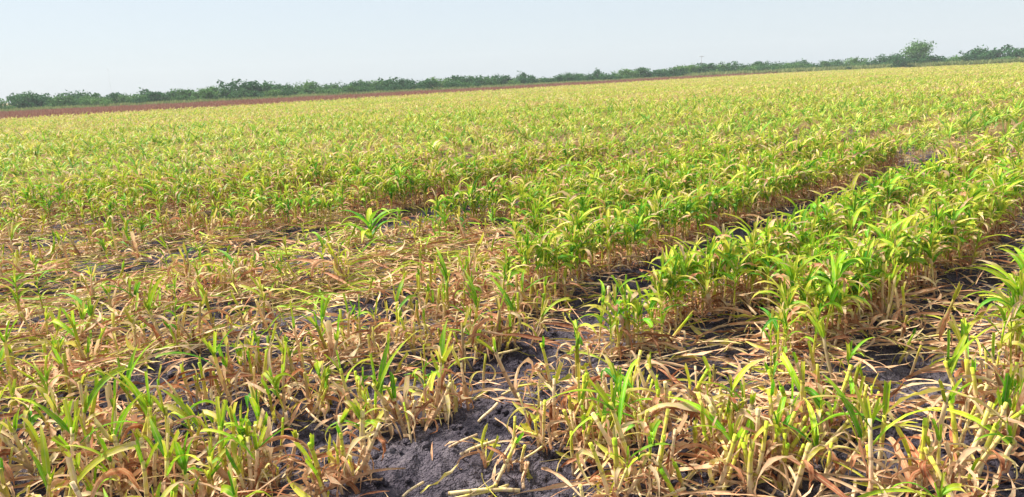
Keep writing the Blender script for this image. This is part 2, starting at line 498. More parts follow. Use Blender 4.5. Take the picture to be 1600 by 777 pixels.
def mid_template(r, nb=6, nseg=3):
    ps = []
    H = r.uniform(.26, .42)
    ps.append(blade((0, 0, -.02), H, .013, 1.5, 0, r.uniform(0, 6.28), 0, 1, 2, dry=(.8, .5), cut=True, r=r))
    ps.append(blade((.02, .02, -.02), H * .8, .012, 1.45, 0, r.uniform(0, 6.28), 0, 1, 2, dry=(.82, .6), cut=True, r=r))
    for i in range(nb):
        g = np.clip(r.normal(.30, .13), .05, .75)
        ps.append(blade((0, 0, H * r.uniform(.6, 1)), r.uniform(.2, .38), r.uniform(.025, .045), r.uniform(.8, 1.45), r.uniform(.8, 2.4), r.uniform(0, 6.28), r.normal(0, .4), nseg, 2,
                        twist=r.normal(0, .7), roll0=r.normal(0, .4), dry=(g, g + r.uniform(.05, .35)), r=r, zmin=.02))
    for i in range(2):
        g = r.uniform(.65, .9)
        ps.append(blade((0, 0, H * r.uniform(.3, .7)), r.uniform(.2, .33), r.uniform(.012, .024), r.uniform(.1, .9), r.uniform(1.6, 2.8), r.uniform(0, 6.28), 0, 3, 2, twist=r.normal(0, 1.5), dry=(g, g), r=r, zmin=.01))
    return merge(ps)


MIDS = [mid_template(np.random.default_rng(500 + k)) for k in range(14)]
FARS = [mid_template(np.random.default_rng(600 + k), 5, 2) for k in range(10)]

# ------------------------------------------------------------------ ground: one sheet out to the horizon
na1, na2, nr = 860, 220, 520
a1 = np.linspace(R(-50), R(50), na1, endpoint=False)
a2 = np.linspace(R(50), R(310), na2, endpoint=False)
ang = np.concatenate([a1, a2]); na = len(ang)
rad = np.concatenate([[0.02], np.geomspace(.4, 1.8, 40, endpoint=False), np.geomspace(1.8, 14, 340, endpoint=False), np.geomspace(14, 40, 60), np.geomspace(41, 7000, nr - 441)])
Rr, Aa = np.meshgrid(rad, ang, indexing='ij')
gx, gy = Rr * np.sin(Aa), Rr * np.cos(Aa)
gz = ground_z(gx, gy)
clod = (.5 - np.abs(fbm(gx * 7, gy * 7, 5))) * .11 - .04 + np.clip(fbm(gx * 19, gy * 19, 3) + .05, 0, 1) * .075
gz = gz + clod * (1 - sstep(12, 30, Rr)) - .012
i = np.arange(nr - 1)[:, None] * na; j = np.arange(na)[None, :]; j2 = (j + 1) % na
GQ = np.stack([i + j, i + na + j, i + na + j2, i + j2], 2).reshape(-1, 4)[:, ::-1]
gu, gv = to_uv(gx, gy)
cover = np.maximum(.62 * sstep(7, 22, Rr), .60 * sstep(-3.8, -5.2, gv) * sstep(-.16, .1, fbm(gu * 2.1 + 8, gv * 2.1, 3))) * (1 - bare(gu, gv))
me = make_mesh('ground', np.stack([gx, gy, gz], 2).reshape(-1, 3), GQ, SOIL)
me.attributes.new('cover', 'FLOAT', 'POINT').data.foreach_set('value', cover.astype(np.float32).ravel())
link('ground', me, kind='structure')

# ------------------------------------------------------------------ field layout
def right_limit(x, y):               # True inside the field's far right boundary
    return (x - 72) * (95 - 183) - (y - 183) * (135 - 72) > 0 if False else ((135 - 72) * (y - 183) - (95 - 183) * (x - 72) < 0)


def in_field(x, y):
    u, v = to_uv(x, y)
    return (v > -72) & right_limit(x, y)


HALF = math.tan(R(39))
def in_view(x, y, m=1.2):
    return (np.abs(x) < y * HALF + m) & (y > 1.2)


near_u, near_v, near_t = [], [], []       # detailed plants to 13 m
for rv in ROWS[ROWS > -24]:
    us = np.arange(-2, 26, .024)
    us = us + rng.uniform(-.02, .02, len(us))
    vs = rv + rng.normal(0, .07, len(us)) + .06 * np.sin(us * 1.3 + rv * 5)
    near_u.append(us); near_v.append(vs)
for rv, u_from in ((-1.93, 4.5), (-4.05, 4.5), (-4.95, 6.0), (-5.8, 6.4), (-0.05, 5.5)):   # growth between the rows where bands have closed up
    us = np.arange(u_from, 26, .05)
    us = us + rng.uniform(-.03, .03, len(us)); near_u.append(us); near_v.append(rv + rng.normal(0, .1, len(us)))
nu, nv = np.concatenate(near_u), np.concatenate(near_v)
nx, ny = to_xy(nu, nv)
k = in_view(nx, ny) & (np.hypot(nx, ny) < 13)
nu, nv, nx, ny = nu[k], nv[k], nx[k], ny[k]
st = standing(nu, nv)
bs = np.maximum(bare(nu, nv), .8 * sstep(.28, .42, row_dist(nv)) * (nv > -3.9) * (nu < 4.2))
clump = fbm(nu * 1.5 + 7, nv * 1.5 + 3, 3)           # gaps and clumps along the mown rows
trampled = sstep(-3.9, -4.6, nv) * (1 - st)
q = rng.random(len(nu))
is_green = q < st * .94 + np.where(nv < -4.9, .16, .06) * (1 - st)
keep_green = rng.random(len(nu)) < (.35 + .62 * st)
p_stub = np.clip(.22 + 1.8 * clump, .02, .9) * (1 - .4 * trampled) * (.25 + .75 * sstep(3.0, 4.5, np.hypot(nx, ny)))
p_stub = np.where(nv < -6.0, np.clip(p_stub * 1.7, 0, .8), p_stub)
keep_stub = rng.random(len(nu)) < p_stub
keep = np.where(is_green, keep_green, keep_stub) & (rng.random(len(nu)) > bs * 1.05)
nu, nv, nx, ny, st, is_green = nu[keep], nv[keep], nx[keep], ny[keep], st[keep], is_green[keep]
# tufts of cut stalks that the mower left standing: (u, v, stalks, spread)
CLUMPS = [(1.93,-3.69, 16,.20), (1.77,-3.77, 8,.12), (2.78,-3.29, 18,.24), (3.10,-3.21, 12,.16), (1.99,-2.72, 12,.18), (2.21,-2.68, 8,.12), (1.90,-2.96, 6,.10), (2.39,-1.89, 16,.12), (2.25,-2.00, 8,.15), (2.69,-1.79, 20,.15), (2.72,-2.03, 8,.12), (2.59,-1.35, 16,.16), (2.68,-1.19, 12,.14), (2.99,-1.16, 16,.16), (3.37,-1.19, 14,.16), (.76,-3.20, 16,.20), (1.04,-2.75, 16,.20), (.66,-3.61, 14,.20), (1.23,-2.74, 14,.16), (.99,-3.20, 10,.16), (2.40,-5.70, 16,.28), (2.73,-5.81, 8,.20), (.96,-4.80, 22,.28), (1.92,-5.75, 14,.28), (2.79,-.63, 14,.15), (3.44,-.60, 18,.14), (3.87,-.56, 10,.12), (2.46,-3.77, 8,.14), (3.22,-4.20, 8,.16), (3.73,-4.05, 14,.20), (3.82,-3.41, 14,.16), (3.18,-5.16, 6,.15), (2.41,-8.41, 14,.35), (3.46,-8.50, 12,.30), (1.44,-2.40, 10,.08), (2.17,-1.47, 12,.14), (3.19,-3.74, 10,.15), (.66,-4.08, 12,.20), (1.77,-3.24, 8,.08), (1.70,-4.52, 5,.10), (4.65,-1.30, 10,.20), (2.98,-1.69, 6,.10)]
cu_, cv_, cg_ = [], [], []
for a, b, n, sp in CLUMPS:
    n = int(n * 1.25)
    cu_.append(a + rng.normal(0, sp * 1.1, n)); cv_.append(b + rng.normal(0, sp * .5, n)); cg_.append(rng.random(n) < .05)
cu_, cv_, cg_ = np.concatenate(cu_), np.concatenate(cv_), np.concatenate(cg_)
cx_, cy_ = to_xy(cu_, cv_)
nu, nv, nx, ny = np.append(nu, cu_), np.append(nv, cv_), np.append(nx, cx_), np.append(ny, cy_)
st = np.append(st, standing(cu_, cv_)); is_green = np.append(is_green, cg_)
nz = ground_z(nx, ny)
N = len(nu)
var = rng.integers(0, 36000, N)
fresh_p = np.where((nv < -2.6) & (nu < 1.6), .5, np.where(nv > -1.05, .4, .17))
var = np.where(is_green, var, (var // 24) * 24 + rng.integers(0, 12, N) + 12 * (rng.random(N) < fresh_p))
rot = rng.uniform(0, 6.28, N)
scl = np.where(is_green, (.66 + .20 * st) * rng.uniform(.84, 1.14, N), rng.uniform(.9, 1.4, N))
tilt = np.abs(rng.normal(0, np.where(is_green, .08, .2)))
taz = rng.uniform(0, 6.28, N)
dist = np.hypot(nx, ny)
inner = (np.abs(nx) < ny * .70 + .1) & (ny > 1.9)

# ---- who becomes an object of its own: the largest in the picture
score = dist + np.where(inner, 0, 100)
gi = np.where(is_green)[0]; si = np.where(~is_green)[0]
gi_obj = gi[np.argsort(score[gi])[:298]]
si_obj = si[np.argsort(score[si])[:296]]
obj_mask = np.zeros(N, bool); obj_mask[gi_obj] = True; obj_mask[si_obj] = True


def proto_meshes(protos, tag):
    res = []
    for g in protos:
        res.append([(nm, make_mesh(nm, V, Q, mat, lf, d)) for nm, mat, (V, Q, lf, d) in g])
    return res


GM = proto_meshes(GREENS, 'g'); SM = proto_meshes(STUBS, 's')

# named stretches of the rows, so that a label leads to its place in the picture
def place_name(u, v, green):
    if v > -1.05:
        if u > 4.3: return 'in the leafy row along the right picture edge'
        return 'in the bottom right corner beside the bare grey soil'
    if v > -1.95:
        if u > 5.2: return 'far along the second row from the right edge'
        if u > 3.6: return 'in the leafy clump above the pale stone'
        if u > 2.75: return 'in the short tuft left of the pale stone'
        return 'at the bottom edge right of the middle'
    if v > -3.0:
        if u > 5.0: return 'far along the leafy row below the long dark furrow'
        if u > 3.45: return 'at the near end of the row below the dark furrow'
        if u > 2.3: return 'in the mown tufts in the lower middle'
        if u > 1.5: return 'beside the bare purple soil patch at the bottom'
        return 'near the bottom edge left of the bare purple soil'
    if v > -4.05:
        if u > 5.4: return 'far along the leafy row above the long dark furrow'
        if u > 3.8: return 'at the near end of the row above the dark furrow'
        if u > 2.5: return 'in the mown row behind the white upright stub'
        if u > 1.45: return 'in the leaning tufts left of the purple soil patch'
        return 'in the bottom left corner of the picture'
    if v > -5.0:
        if u > 4.8: return 'in the broad leafy band in the middle distance'
        if u > 2.4: return 'among flattened straw in the middle of the field'
        return 'at the left behind the small bare soil patch'
    if v > -6.8:
        if u > 5.2: return 'in the leafy block right of the broad bushy plant'
        if u > 2.6: return 'in the trampled straw around the broad bushy plant'
        return 'in the brown tuft at the left edge'
    if u > 5.2: return 'in the leafy crop behind the broad bushy plant'
    return 'in the thin mixed growth at the left in middle distance'


def describe(ids, green):
    """label and group for each plant: extremes of a stretch get a label of their own, the rest share one"""
    by = {}
    for i in ids: by.setdefault(place_name(nu[i], nv[i], green), []).append(i)
    lab, grp = {}, {}
    noun = 'green crop plant' if green else 'brown cut stalk'
    for pl, m in by.items():
        m = np.array(m)
        sx = nx[m] / ny[m]
        hh = scl[m] * np.array([(G_ALL[var[i] % NG] if green else S_ALL[var[i] % NS])[0][:, 2].max() for i in m])
        for i in m:
            size = 'tall' if scl[i] * (G_ALL[var[i] % NG] if green else S_ALL[var[i] % NS])[0][:, 2].max() > np.median(hh) else 'short'
            look = (' slanted' if tilt[i] > .12 else '') + (' ' + noun if green else (' green tipped cut stalk' if var[i] % 24 >= 12 else ' brown cut stalk'))
            lab[i] = f'{size}{look} {pl}' if len(f'{size}{look} {pl}'.split()) <= 16 else f'{size} {noun} {pl}'; grp[i] = ('green crop plants ' if green else 'cut crop stalks ') + pl
        if len(m) >= 3:
            used = set()
            for word, order in (('nearest', np.argsort(dist[m])), ('tallest', np.argsort(-hh)), ('leftmost', np.argsort(sx)), ('rightmost', np.argsort(-sx)), ('most slanted', np.argsort(-tilt[m]))):
                i = m[order[0]]
                if i in used: continue
                used.add(i); lab[i] = f'{word} {noun} {pl}'
    return lab, grp


def copy_plant(parts, name, i, label, group):
    t = bpy.data.objects.new(name, None)
    t.empty_display_size = .05
    C.objects.link(t)
    t.matrix_world = (Matrix.Translation((nx[i], ny[i], nz[i])) @ Matrix.Rotation(tilt[i], 4, Vector((-math.sin(taz[i]), math.cos(taz[i]), 0)))
                      @ Matrix.Rotation(rot[i], 4, 'Z') @ Matrix.Scale(scl[i], 4))
    t['label'] = label; t['category'] = 'plant'; t['group'] = group
    for nm, me in parts:
        o = bpy.data.objects.new(nm, me)
        C.objects.link(o); o.parent = t
    return t


gl, gg = describe(gi_obj, True)
for i in gi_obj: copy_plant(GM[var[i] % NG], 'crop_plant', i, gl[i], gg[i])
sl_, sg = describe(si_obj, False)
for i in si_obj: copy_plant(SM[var[i] % NS], 'stubble_plant', i, sl_[i], sg[i])

# ---- the rest of the near plants and all of the far ones: one mass
chunks = []
for kind, tpls, sel in (('g', G_ALL, is_green & ~obj_mask), ('s', S_ALL, ~is_green & ~obj_mask)):
    n = len(tpls)
    for kk in range(n):
        m = np.where(sel & (var % n == kk))[0]
        if len(m):
            ds = rng.normal(.03, .10, len(m)) + .06 * sstep(7, 12, dist[m]) if kind == 'g' else rng.normal(0, .05, len(m))
            chunks.append(stamp(tpls[kk], nx[m], ny[m], nz[m], rot[m], scl[m], ds, tilt[m], taz[m]))


def scatter(d0, d1, du, tpls, base_scale, dmean, jit):
    U, Vv, Rn = [], [], []
    for rv in ROWS:
        us = np.arange(-10, 250, du); Rn.append(np.full(len(us), np.random.default_rng(int(abs(rv) * 100)).normal(0, 1)))
        us = us + rng.uniform(-du / 2, du / 2, len(us))
        U.append(us); Vv.append(rv + rng.normal(0, jit, len(us)))
    u, v, rn = np.concatenate(U), np.concatenate(Vv), np.concatenate(Rn)
    x, y = to_xy(u, v)
    d = np.hypot(x, y)
    edge = rng.normal(0, .06, len(d)) * d
    k = (d + edge >= d0) & (d + edge < d1) & in_view(x, y, 2) & in_field(x, y)
    k &= ~((d < 13) & (u > -2) & (u < 26) & (v > -24))
    thin = fbm(u * .25 + 9, v * .5, 3) + .5 * fbm(u * .9 + 2, v * .9, 2)
    k &= rng.random(len(d)) < .86 + 1.1 * thin
    u, v, x, y, thin, rn = u[k], v[k], x[k], y[k], thin[k], np.clip(rn[k], -1.6, 1.6)
    patch = .6 * fbm(u * .05 + 3, v * .22, 3) + .55 * fbm(u * .5, v * 1.1 + 50, 3)
    z = ground_z(x, y)
    ids = rng.integers(0, len(tpls), len(u))
    for kk in range(len(tpls)):
        m = ids == kk
        n = m.sum()
        if n:
            chunks.append(stamp(tpls[kk], x[m], y[m], z[m], rng.uniform(0, 6.28, n), base_scale * rng.uniform(.75, 1.2, n) * (1 + .35 * patch[m]) * (1 + .10 * rn[m]),
                                dmean + .32 * patch[m] - .035 * rn[m] + rng.normal(0, .07, n), np.abs(rng.normal(0, .12, n)), rng.uniform(0, 6.28, n)))
    print('scatter', d0, d1, len(u))


scatter(12.5, 34, .06, MIDS, .84, .07, .10)
scatter(34, 75, .10, FARS, .88, .085, .13)
scatter(75, 210, .17, FARS, .95, .10, .18)
V, Q, lf, d = merge(chunks)
print('crop mass faces', len(Q))
link('crop_stand', make_mesh('crop_stand', V, Q, LEAF, lf, d), kind='stuff')

# ------------------------------------------------------------------ litter: flattened leaves and chopped stalks
def litter_density(u, v):
    s = standing(u, v)
    n = fbm(u * 1.3 + 60, v * 1.3, 3)
    cd = np.zeros_like(u)
    for a, b, cn, sp in CLUMPS:
        cd = cd + cn / 16 * np.exp(-((u - a) ** 2 / (2 * (sp * 1.5) ** 2) + (v - b - .03) ** 2 / (2 * (sp * 1.1) ** 2)))
    near = v > -3.9
    n = np.where(near, n * .5, n)
    base = np.where(~near, .70 + .17 * sstep(-6, -9, v), .07 + .26 * np.minimum(cd, 1.3) + 1.3 * s + 0 * u)
    base = np.where(near, base * (1 - .75 * sstep(.27, .42, row_dist(v)) * (1 - s)), base)
    return np.clip((base + 1.7 * n) * (1 - .75 * s), .02, 1) * (1 - .93 * bare(u, v))


lt = []
LT = []
for kk in range(36):
    r = np.random.default_rng(800 + kk)
    g = r.choice([.48, .60, .64, .68, .72, .76, .82, .9])
    if kk >= 26: g = r.uniform(.30, .50)
    LT.append(blade((0, 0, r.uniform(.0, .05)), r.uniform(.12, .46), r.uniform(.006, .021), r.uniform(-.05, .45), r.uniform(.1, .9), 0, r.normal(0, .7), 6, 3, .22, r.normal(0, 1.4), r.normal(0, .5),
                    (g, g + r.uniform(-.1, .1)), r.random() < .35, .12, r, .004))
NL = 80000
aa = rng.uniform(-math.atan(HALF), math.atan(HALF), NL); dd = np.sqrt(rng.uniform(1.9 ** 2, 15 ** 2, NL)) ** 1.0
dd = 1.9 + (15 - 1.9) * rng.random(NL) ** 1.1
lx, ly = dd * np.sin(aa) / np.cos(aa) * .92, dd
lu, lv = to_uv(lx, ly)
kk = rng.random(NL) < litter_density(lu, lv)
lx, ly, lu, lv = lx[kk], ly[kk], lu[kk], lv[kk]
pile = np.clip(fbm(lu * 2 + 5, lv * 2 + 11, 3) + .12, 0, 1) * .16 * (lv < -3.9)
lz = ground_z(lx, ly) + .012 + rng.random(len(lx)) * (.03 + pile)
flow = 4 * fbm(lx * .8, ly * .8, 2) + rng.normal(0, .75, len(lx)) + np.pi * (rng.random(len(lx)) < .5) + .5
ids = np.where((lv < -4.2) & (rng.random(len(lx)) < .22), rng.integers(26, 36, len(lx)), rng.integers(0, 26, len(lx)))
ch = []
for kk in range(len(LT)):
    m = ids == kk
    if m.any():
        ch.append(stamp(LT[kk], lx[m], ly[m], lz[m], flow[m], np.where(rng.random(m.sum()) < .4, rng.uniform(.22, .55, m.sum()), rng.uniform(.7, 1.3, m.sum())), rng.normal(0, .05, m.sum()), rng.normal(0, .1, m.sum()), rng.uniform(0, 6.28, m.sum())))
V, Q, lf, d = merge(ch)
print('litter', len(lx), len(Q))
link('crop_litter', make_mesh('crop_litter', V, Q, LITTER, lf, d), kind='stuff')

# fallen stalks: short lengths of pale cut stalk lying on the soil
FS = []
for kk in range(12):
    r = np.random.default_rng(900 + kk)
    L = r.uniform(.10, .30); t = np.linspace(-.5, .5, 5)
    P = np.stack([L * t, .05 * L * np.sin(t * 4 + kk), .006 + 0 * t], 1)
    FS.append(make_mesh('fallen_stalk', *(lambda a: (a[0], a[1], STALK, a[2], a[3]))(tube(P, np.full(5, r.uniform(.004, .0075)), 6, np.full(5, r.uniform(.58, .74)), r=r))))
AREAS = [('lying on the dark soil left of the purple patch', 1.7, -3.3, .45, .25, 16), ('lying in the flattened straw at middle left', 3.0, -5.3, .6, .4, 18),
         ('lying at the left edge among flattened leaves', 1.5, -6.4, .4, .5, 14), ('lying between the mown tufts in the lower middle', 2.6, -2.6, .35, .3, 14),
         ('lying in the heap of straw at the bottom edge', 1.9, -2.05, .25, .15, 10), ('lying behind the white upright stub', 3.7, -3.4, .35, .25, 10), ('lying on soil near the pale stone', 3.1, -1.25, .3, .25, 7)]
for txt, u, v, su, sv, n in AREAS:
    for kk in range(n):
        a, b = rng.normal(u, su), rng.normal(v, sv)
        x, y = to_xy(a, b)
        o = link('fallen_stalk', FS[rng.integers(0, 12)], None, label='pale tan cut stalk ' + txt, category='stalk', group='fallen stalks ' + txt)
        o.location = (x, y, float(ground_z(np.array(x), np.array(y))) + .022 + rng.uniform(0, .035))
        o.rotation_euler = (rng.uniform(-.1, .1), rng.normal(0, .14), rng.uniform(0, 6.28))
        q = rng.uniform(.8, 1.3); o.scale = (q, q, q)

# soil clods
cv = []
import bmesh
bm = bmesh.new(); bmesh.ops.create_icosphere(bm, subdivisions=2, radius=1)
iv = np.array([p.co[:] for p in bm.verts]); it = np.array([[p.index for p in f.verts] for f in bm.faces]); bm.free()
NC = 16000
dd = 1.9 + 9 * rng.random(NC) ** 1.5; cx = dd * rng.uniform(-HALF, HALF, NC) * .95; cy = dd
cu, cvv = to_uv(cx, cy)
kk = rng.random(NC) < .25 + .75 * np.clip(bare(cu, cvv) + .5 * (row_dist(cvv) > .28), 0, 1)
cx, cy = cx[kk], cy[kk]; n = len(cx)
cs = .003 + .021 * rng.random(n) ** 4.5
cz = ground_z(cx, cy) + .004 + (.5 - np.abs(fbm(cx * 7, cy * 7, 5))) * .11 - .042
shapes = np.stack([iv * (1 + .55 * fbm(iv[:, 0] * 2 + 13 * s, iv[:, 1] * 2 + iv[:, 2] * 1.7 + 7 * s, 2)[:, None] * 2) * np.array([1, .8 + .1 * (s % 4), .7]) for s in range(8)])
cr = rng.uniform(0, 6.28, n)
W = shapes[rng.integers(0, 8, n)]
W = np.stack([W[:, :, 0] * np.cos(cr)[:, None] - W[:, :, 1] * np.sin(cr)[:, None], W[:, :, 0] * np.sin(cr)[:, None] + W[:, :, 1] * np.cos(cr)[:, None], W[:, :, 2]], 2) * cs[:, None, None]
W += np.stack([cx, cy, cz], 1)[:, None]
T = (it[None] + (np.arange(n) * len(iv))[:, None, None]).reshape(-1, 3)
link('soil_clods', make_mesh('soil_clods', W.reshape(-1, 3), T, SOIL, smooth=False), kind='stuff')

# ------------------------------------------------------------------ single plants and things that stand out
def single(name, label, cat, u, v, parts, rz=0.):
    x, y = to_xy(u, v)
    t = bpy.data.objects.new(name, None); C.objects.link(t)
    t.location = (x, y, float(ground_z(np.array(x), np.array(y)))); t.rotation_euler = (0, 0, rz)
    t['label'] = label; t['category'] = cat
    for nm, mat, (V, Q, lf, d) in parts:
        link(nm, make_mesh(nm, V, Q, mat, lf, d), t)
    return t


r = np.random.default_rng(42)
t5 = np.linspace(0, 1, 6)
ps = [('stem', STALK, tube(np.stack([.05 * t5, 0 * t5, .34 * t5 - .02], 1), .012 * (1 - .4 * t5), 6, .55 - .35 * t5, r=r))]
for k in range(11):
    a = k * 2.4 + r.normal(0, .2)
    g = r.uniform(.08, .3)
    ps.append(('leaf', LEAF, blade((.03, 0, .10 + .02 * k), r.uniform(.36, .56), r.uniform(.045, .07), r.uniform(.7, 1.25), r.uniform(1.2, 2.2), a, r.normal(0, .3), 10, 3, .2, r.normal(0, .4), 0, (g, g + .15), False, .06, r, .01)))
single('broad_leaf_plant', 'broad bushy green plant lying over flattened straw, larger leaved than any other', 'plant', 4.15, -6.0, ps)

ps = [('stem', STALK, tube(np.stack([0 * t5, 0 * t5, .24 * t5 - .02], 1), .013 + 0 * t5, 6, .655 + 0 * t5, r=r)),
      ('split_husk', LEAF, blade((.014, 0, .05), .06, .014, 1.5, .2, 1., 0, 3, 3, .3, dry=(.6, .6), cut=True, r=r))]
single('cut_stub', 'pale upright stub of a cut stalk standing alone before the leafy row', 'stalk', 4.05, -3.0, ps)

def az_to(du, dv):
    x, y = to_xy(du, dv)
    return math.atan2(y, x)

ps = [('stem', STALK, tube(np.stack([.02 * t5, .02 * t5, .27 * t5 - .02], 1), .010 * (1 - .2 * t5), 6, .75 - .3 * t5, r=r)),
      ('leaf', LEAF, blade((.02, .02, .24), .50, .03, .75, 1.6, az_to(-.6, -.45), -.3, 14, 3, .2, .5, 0, (.44, .5), False, .06, r, .01)),
      ('leaf', LEAF, blade((.02, .02, .22), .40, .036, .5, 1.9, az_to(-.5, -.7), .3, 14, 3, .2, .8, 0, (.12, .3), False, .06, r, .01)),
      ('dry_leaf', LEAF, blade((.02, .02, .25), .55, .036, 1.1, 2.3, az_to(-.1, .5), .3, 14, 3, .25, -.6, 0, (.62, .70), False, .08, r, .01)),
      ('dry_leaf', LEAF, blade((.02, .0, .16), .42, .03, .6, 2.2, az_to(-.5, .2), .5, 12, 3, .25, 1.2, 0, (.70, .78), False, .1, r, .01)),
      ('shoot', LEAF, blade((.02, .02, .25), .14, .024, 1.5, .2, 1, 0, 4, 3, .5, dry=(.4, .45), cut=True, r=r))]
single('long_leaf_stub', 'cut stalk in bottom right corner with very long straw coloured and yellow leaves arching down', 'plant', 2.95, -.85, ps)

ps = [('stem', STALK, tube(np.stack([-.03 * t5, .02 * t5, .22 * t5 - .02], 1), .008 * (1 - .2 * t5), 6, .72 - .25 * t5, r=r)),
      ('leaf', LEAF, blade((-.02, .02, .20), .48, .030, .75, 1.5, az_to(-.5, -.55), .2, 14, 3, .22, .3, 0, (.18, .34), False, .05, r, .01)),
      ('leaf', LEAF, blade((-.02, .02, .17), .40, .028, .6, 1.8, az_to(-.35, -.2), .2, 12, 3, .22, .3, 0, (.25, .5), False, .05, r, .01)),
      ('dry_leaf', LEAF, blade((-.02, .02, .18), .44, .032, .7, 2.1, az_to(.2, .6), .4, 12, 3, .25, 1., 0, (.68, .76), False, .1, r, .01)),
      ('dry_leaf', LEAF, blade((-.02, .02, .14), .38, .03, .7, 2.2, az_to(-.6, .1), .4, 12, 3, .25, 1., 0, (.74, .8), False, .1, r, .01))]
single('arching_leaf_stub', 'cut stalk at the bottom edge with a long green leaf arching left over bare soil', 'plant', 2.45, -1.65, ps)

sh = iv * (1 + .25 * fbm(iv[:, 0] * 2 + 3, iv[:, 1] * 2 + iv[:, 2], 2)[:, None] * 2) * np.array([.019, .015, .014])
o = link('stone', make_mesh('stone', sh, it, STONE), None, label='small pale round stone on the bare soil at bottom right', category='stone')
x, y = to_xy(3.02, -1.06)
o.location = (x, y, float(ground_z(np.array(x), np.array(y))) + .03)

# ------------------------------------------------------------------ red crop strip, grass verge
def tufts(name, x, y, hgt, mat, r, nb=5, wid=.05, spread=.25, head=None):
    tp = []
    for k in range(6):
        ps = []
        for b in range(nb):
            ps.append(blade((r.normal(0, spread * .4), r.normal(0, spread * .4), -.02), r.uniform(.7, 1.05), wid * r.uniform(.7, 1.4), r.uniform(1.1, 1.55), r.uniform(0, .7), r.uniform(0, 6.28), 0, 2, 2, r=r, dry=(0, 0)))
        tp.append(merge(ps))
    ids = r.integers(0, 6, len(x)); ch = []
    for k in range(6):
        m = ids == k
        if m.any(): ch.append(stamp(tp[k], x[m], y[m], ground_z(x[m], y[m]), r.uniform(0, 6.28, m.sum()), hgt[m], np.zeros(m.sum())))
    V, Q, lf, d = merge(ch)
    link(name, make_mesh(name, V, Q, mat, lf, d), kind='stuff')
    print(name, len(x), len(Q))


def far_line(x):                     # far edge of the red strip, in front of the brush
    return np.where(x < 72, 143 + .42 * x + 2.5 * np.sin(x * .06), 183 - 1.4 * (x - 72))


r = np.random.default_rng(77)
rows = np.arange(-150, -72.6, .95)
U, Vv = np.meshgrid(np.arange(-60, 240, .33), rows)
U = U.ravel() + r.uniform(-.2, .2, U.size); Vv = Vv.ravel() + r.normal(0, .1, Vv.size)
x, y = to_xy(U, Vv)
k = in_view(x, y, 6) & (y < far_line(x)) & (x < 72)
x, y = x[k], y[k]
tufts('red_crop', x, y, r.uniform(.45, .75, len(x)) * (1 + .5 * fbm(x * .3, y * .3, 3)) * (1 + .45 * sstep(-15, 55, x)), RED, r, 5, .09, .3)

gx_ = r.uniform(-150, 150, 26000); off = r.uniform(0, 7.5, len(gx_))
gy_ = far_line(gx_) + off
k = in_view(gx_, gy_, 8)
tufts('grass', gx_[k], gy_[k], r.uniform(.5, 1.1, k.sum()) * (1 + .5 * (gx_[k] > 40)), GRASS, r, 5, .16, .6)

# ------------------------------------------------------------------ brush and trees along the field's far edge
def tree_parts(r, H, Wd, tall=False, leaves=900, leaf=.2):
    limbs = []; tips = []
    nst = 1 if tall else r.integers(2, 5)
    for s in range(nst):
        a = r.uniform(0, 6.28); ln = H * r.uniform(.5, .72)
        t = np.linspace(0, 1, 6); out = Wd * (.05 if tall else .22) * t ** 1.3
        P = np.stack([np.cos(a) * out + .03 * H * np.sin(t * 5 + s), np.sin(a) * out, ln * t - .1], 1)
        r0 = H * (.03 if tall else .018)
        limbs.append(tube(P, r0 * (1 - .7 * t) + .01, 6, r=r))
        for b in range(7 if tall else 4):
            q = r.uniform(.35, 1); p0 = np.array([np.interp(q, t, P[:, i]) for i in range(3)])
            a2 = r.uniform(0, 6.28); e = r.uniform(.2, 1.1); l2 = Wd * r.uniform(.22, .48)
            tt = np.linspace(0, 1, 4)
            P2 = p0 + np.stack([np.cos(a2) * np.cos(e) * l2 * tt, np.sin(a2) * np.cos(e) * l2 * tt, (np.sin(e) * tt - .15 * tt ** 2) * l2], 1)
            limbs.append(tube(P2, r0 * .4 * (1 - .75 * tt) + .006, 6, r=r))
            tips.append(P2[-1]); tips.append(P2[2])
    nb = 15 if tall else 12
    cen = []
    for c in range(nb):
        a = r.uniform(0, 6.28); q = r.random() ** .6
        zz = r.uniform(.25, .92) if tall else r.uniform(.12, .85)
        rr = Wd * .40 * q * (1 - .55 * max(0, (zz - .55) / .45))
        cen.append((np.cos(a) * rr, np.sin(a) * rr, zz * H, r.uniform(.13, .25) * Wd))
    for p in tips: cen.append((p[0], p[1], min(p[2], H * .9), r.uniform(.08, .16) * Wd))
    cen = np.array(cen)
    wgt = cen[:, 3] ** 2; wgt /= wgt.sum()
    ci = r.choice(len(cen), leaves, p=wgt)
    dv = r.normal(0, 1, (leaves, 3)); dv /= np.linalg.norm(dv, axis=1)[:, None]
    rr = r.random(leaves) ** .45 * cen[ci, 3] * r.uniform(.8, 1.25, leaves)
    P = cen[ci, :3] + dv * rr[:, None] * np.array([1, 1, .8])
    P[:, 2] = np.maximum(P[:, 2], .1)
    nrm = dv + r.normal(0, .7, (leaves, 3)); nrm /= np.linalg.norm(nrm, axis=1)[:, None]
    s1 = np.cross(nrm, r.normal(0, 1, (leaves, 3))); s1 /= np.linalg.norm(s1, axis=1)[:, None]
    s2 = np.cross(nrm, s1)
    sz = (leaf * r.uniform(.5, 1.3, leaves))[:, None]
    V = np.stack([P + s1 * sz, P + s2 * sz * .5, P - s1 * sz, P - s2 * sz * .5], 1).reshape(-1, 3)
    Q = np.arange(leaves * 4).reshape(-1, 4)
    lf = np.zeros((leaves, 4, 3)); lf[:, :, 2] = np.clip(r.normal(.5, .22, leaves), 0, 1)[:, None]
    return merge(limbs), (V, Q, lf.reshape(-1, 3), np.zeros(len(V)))


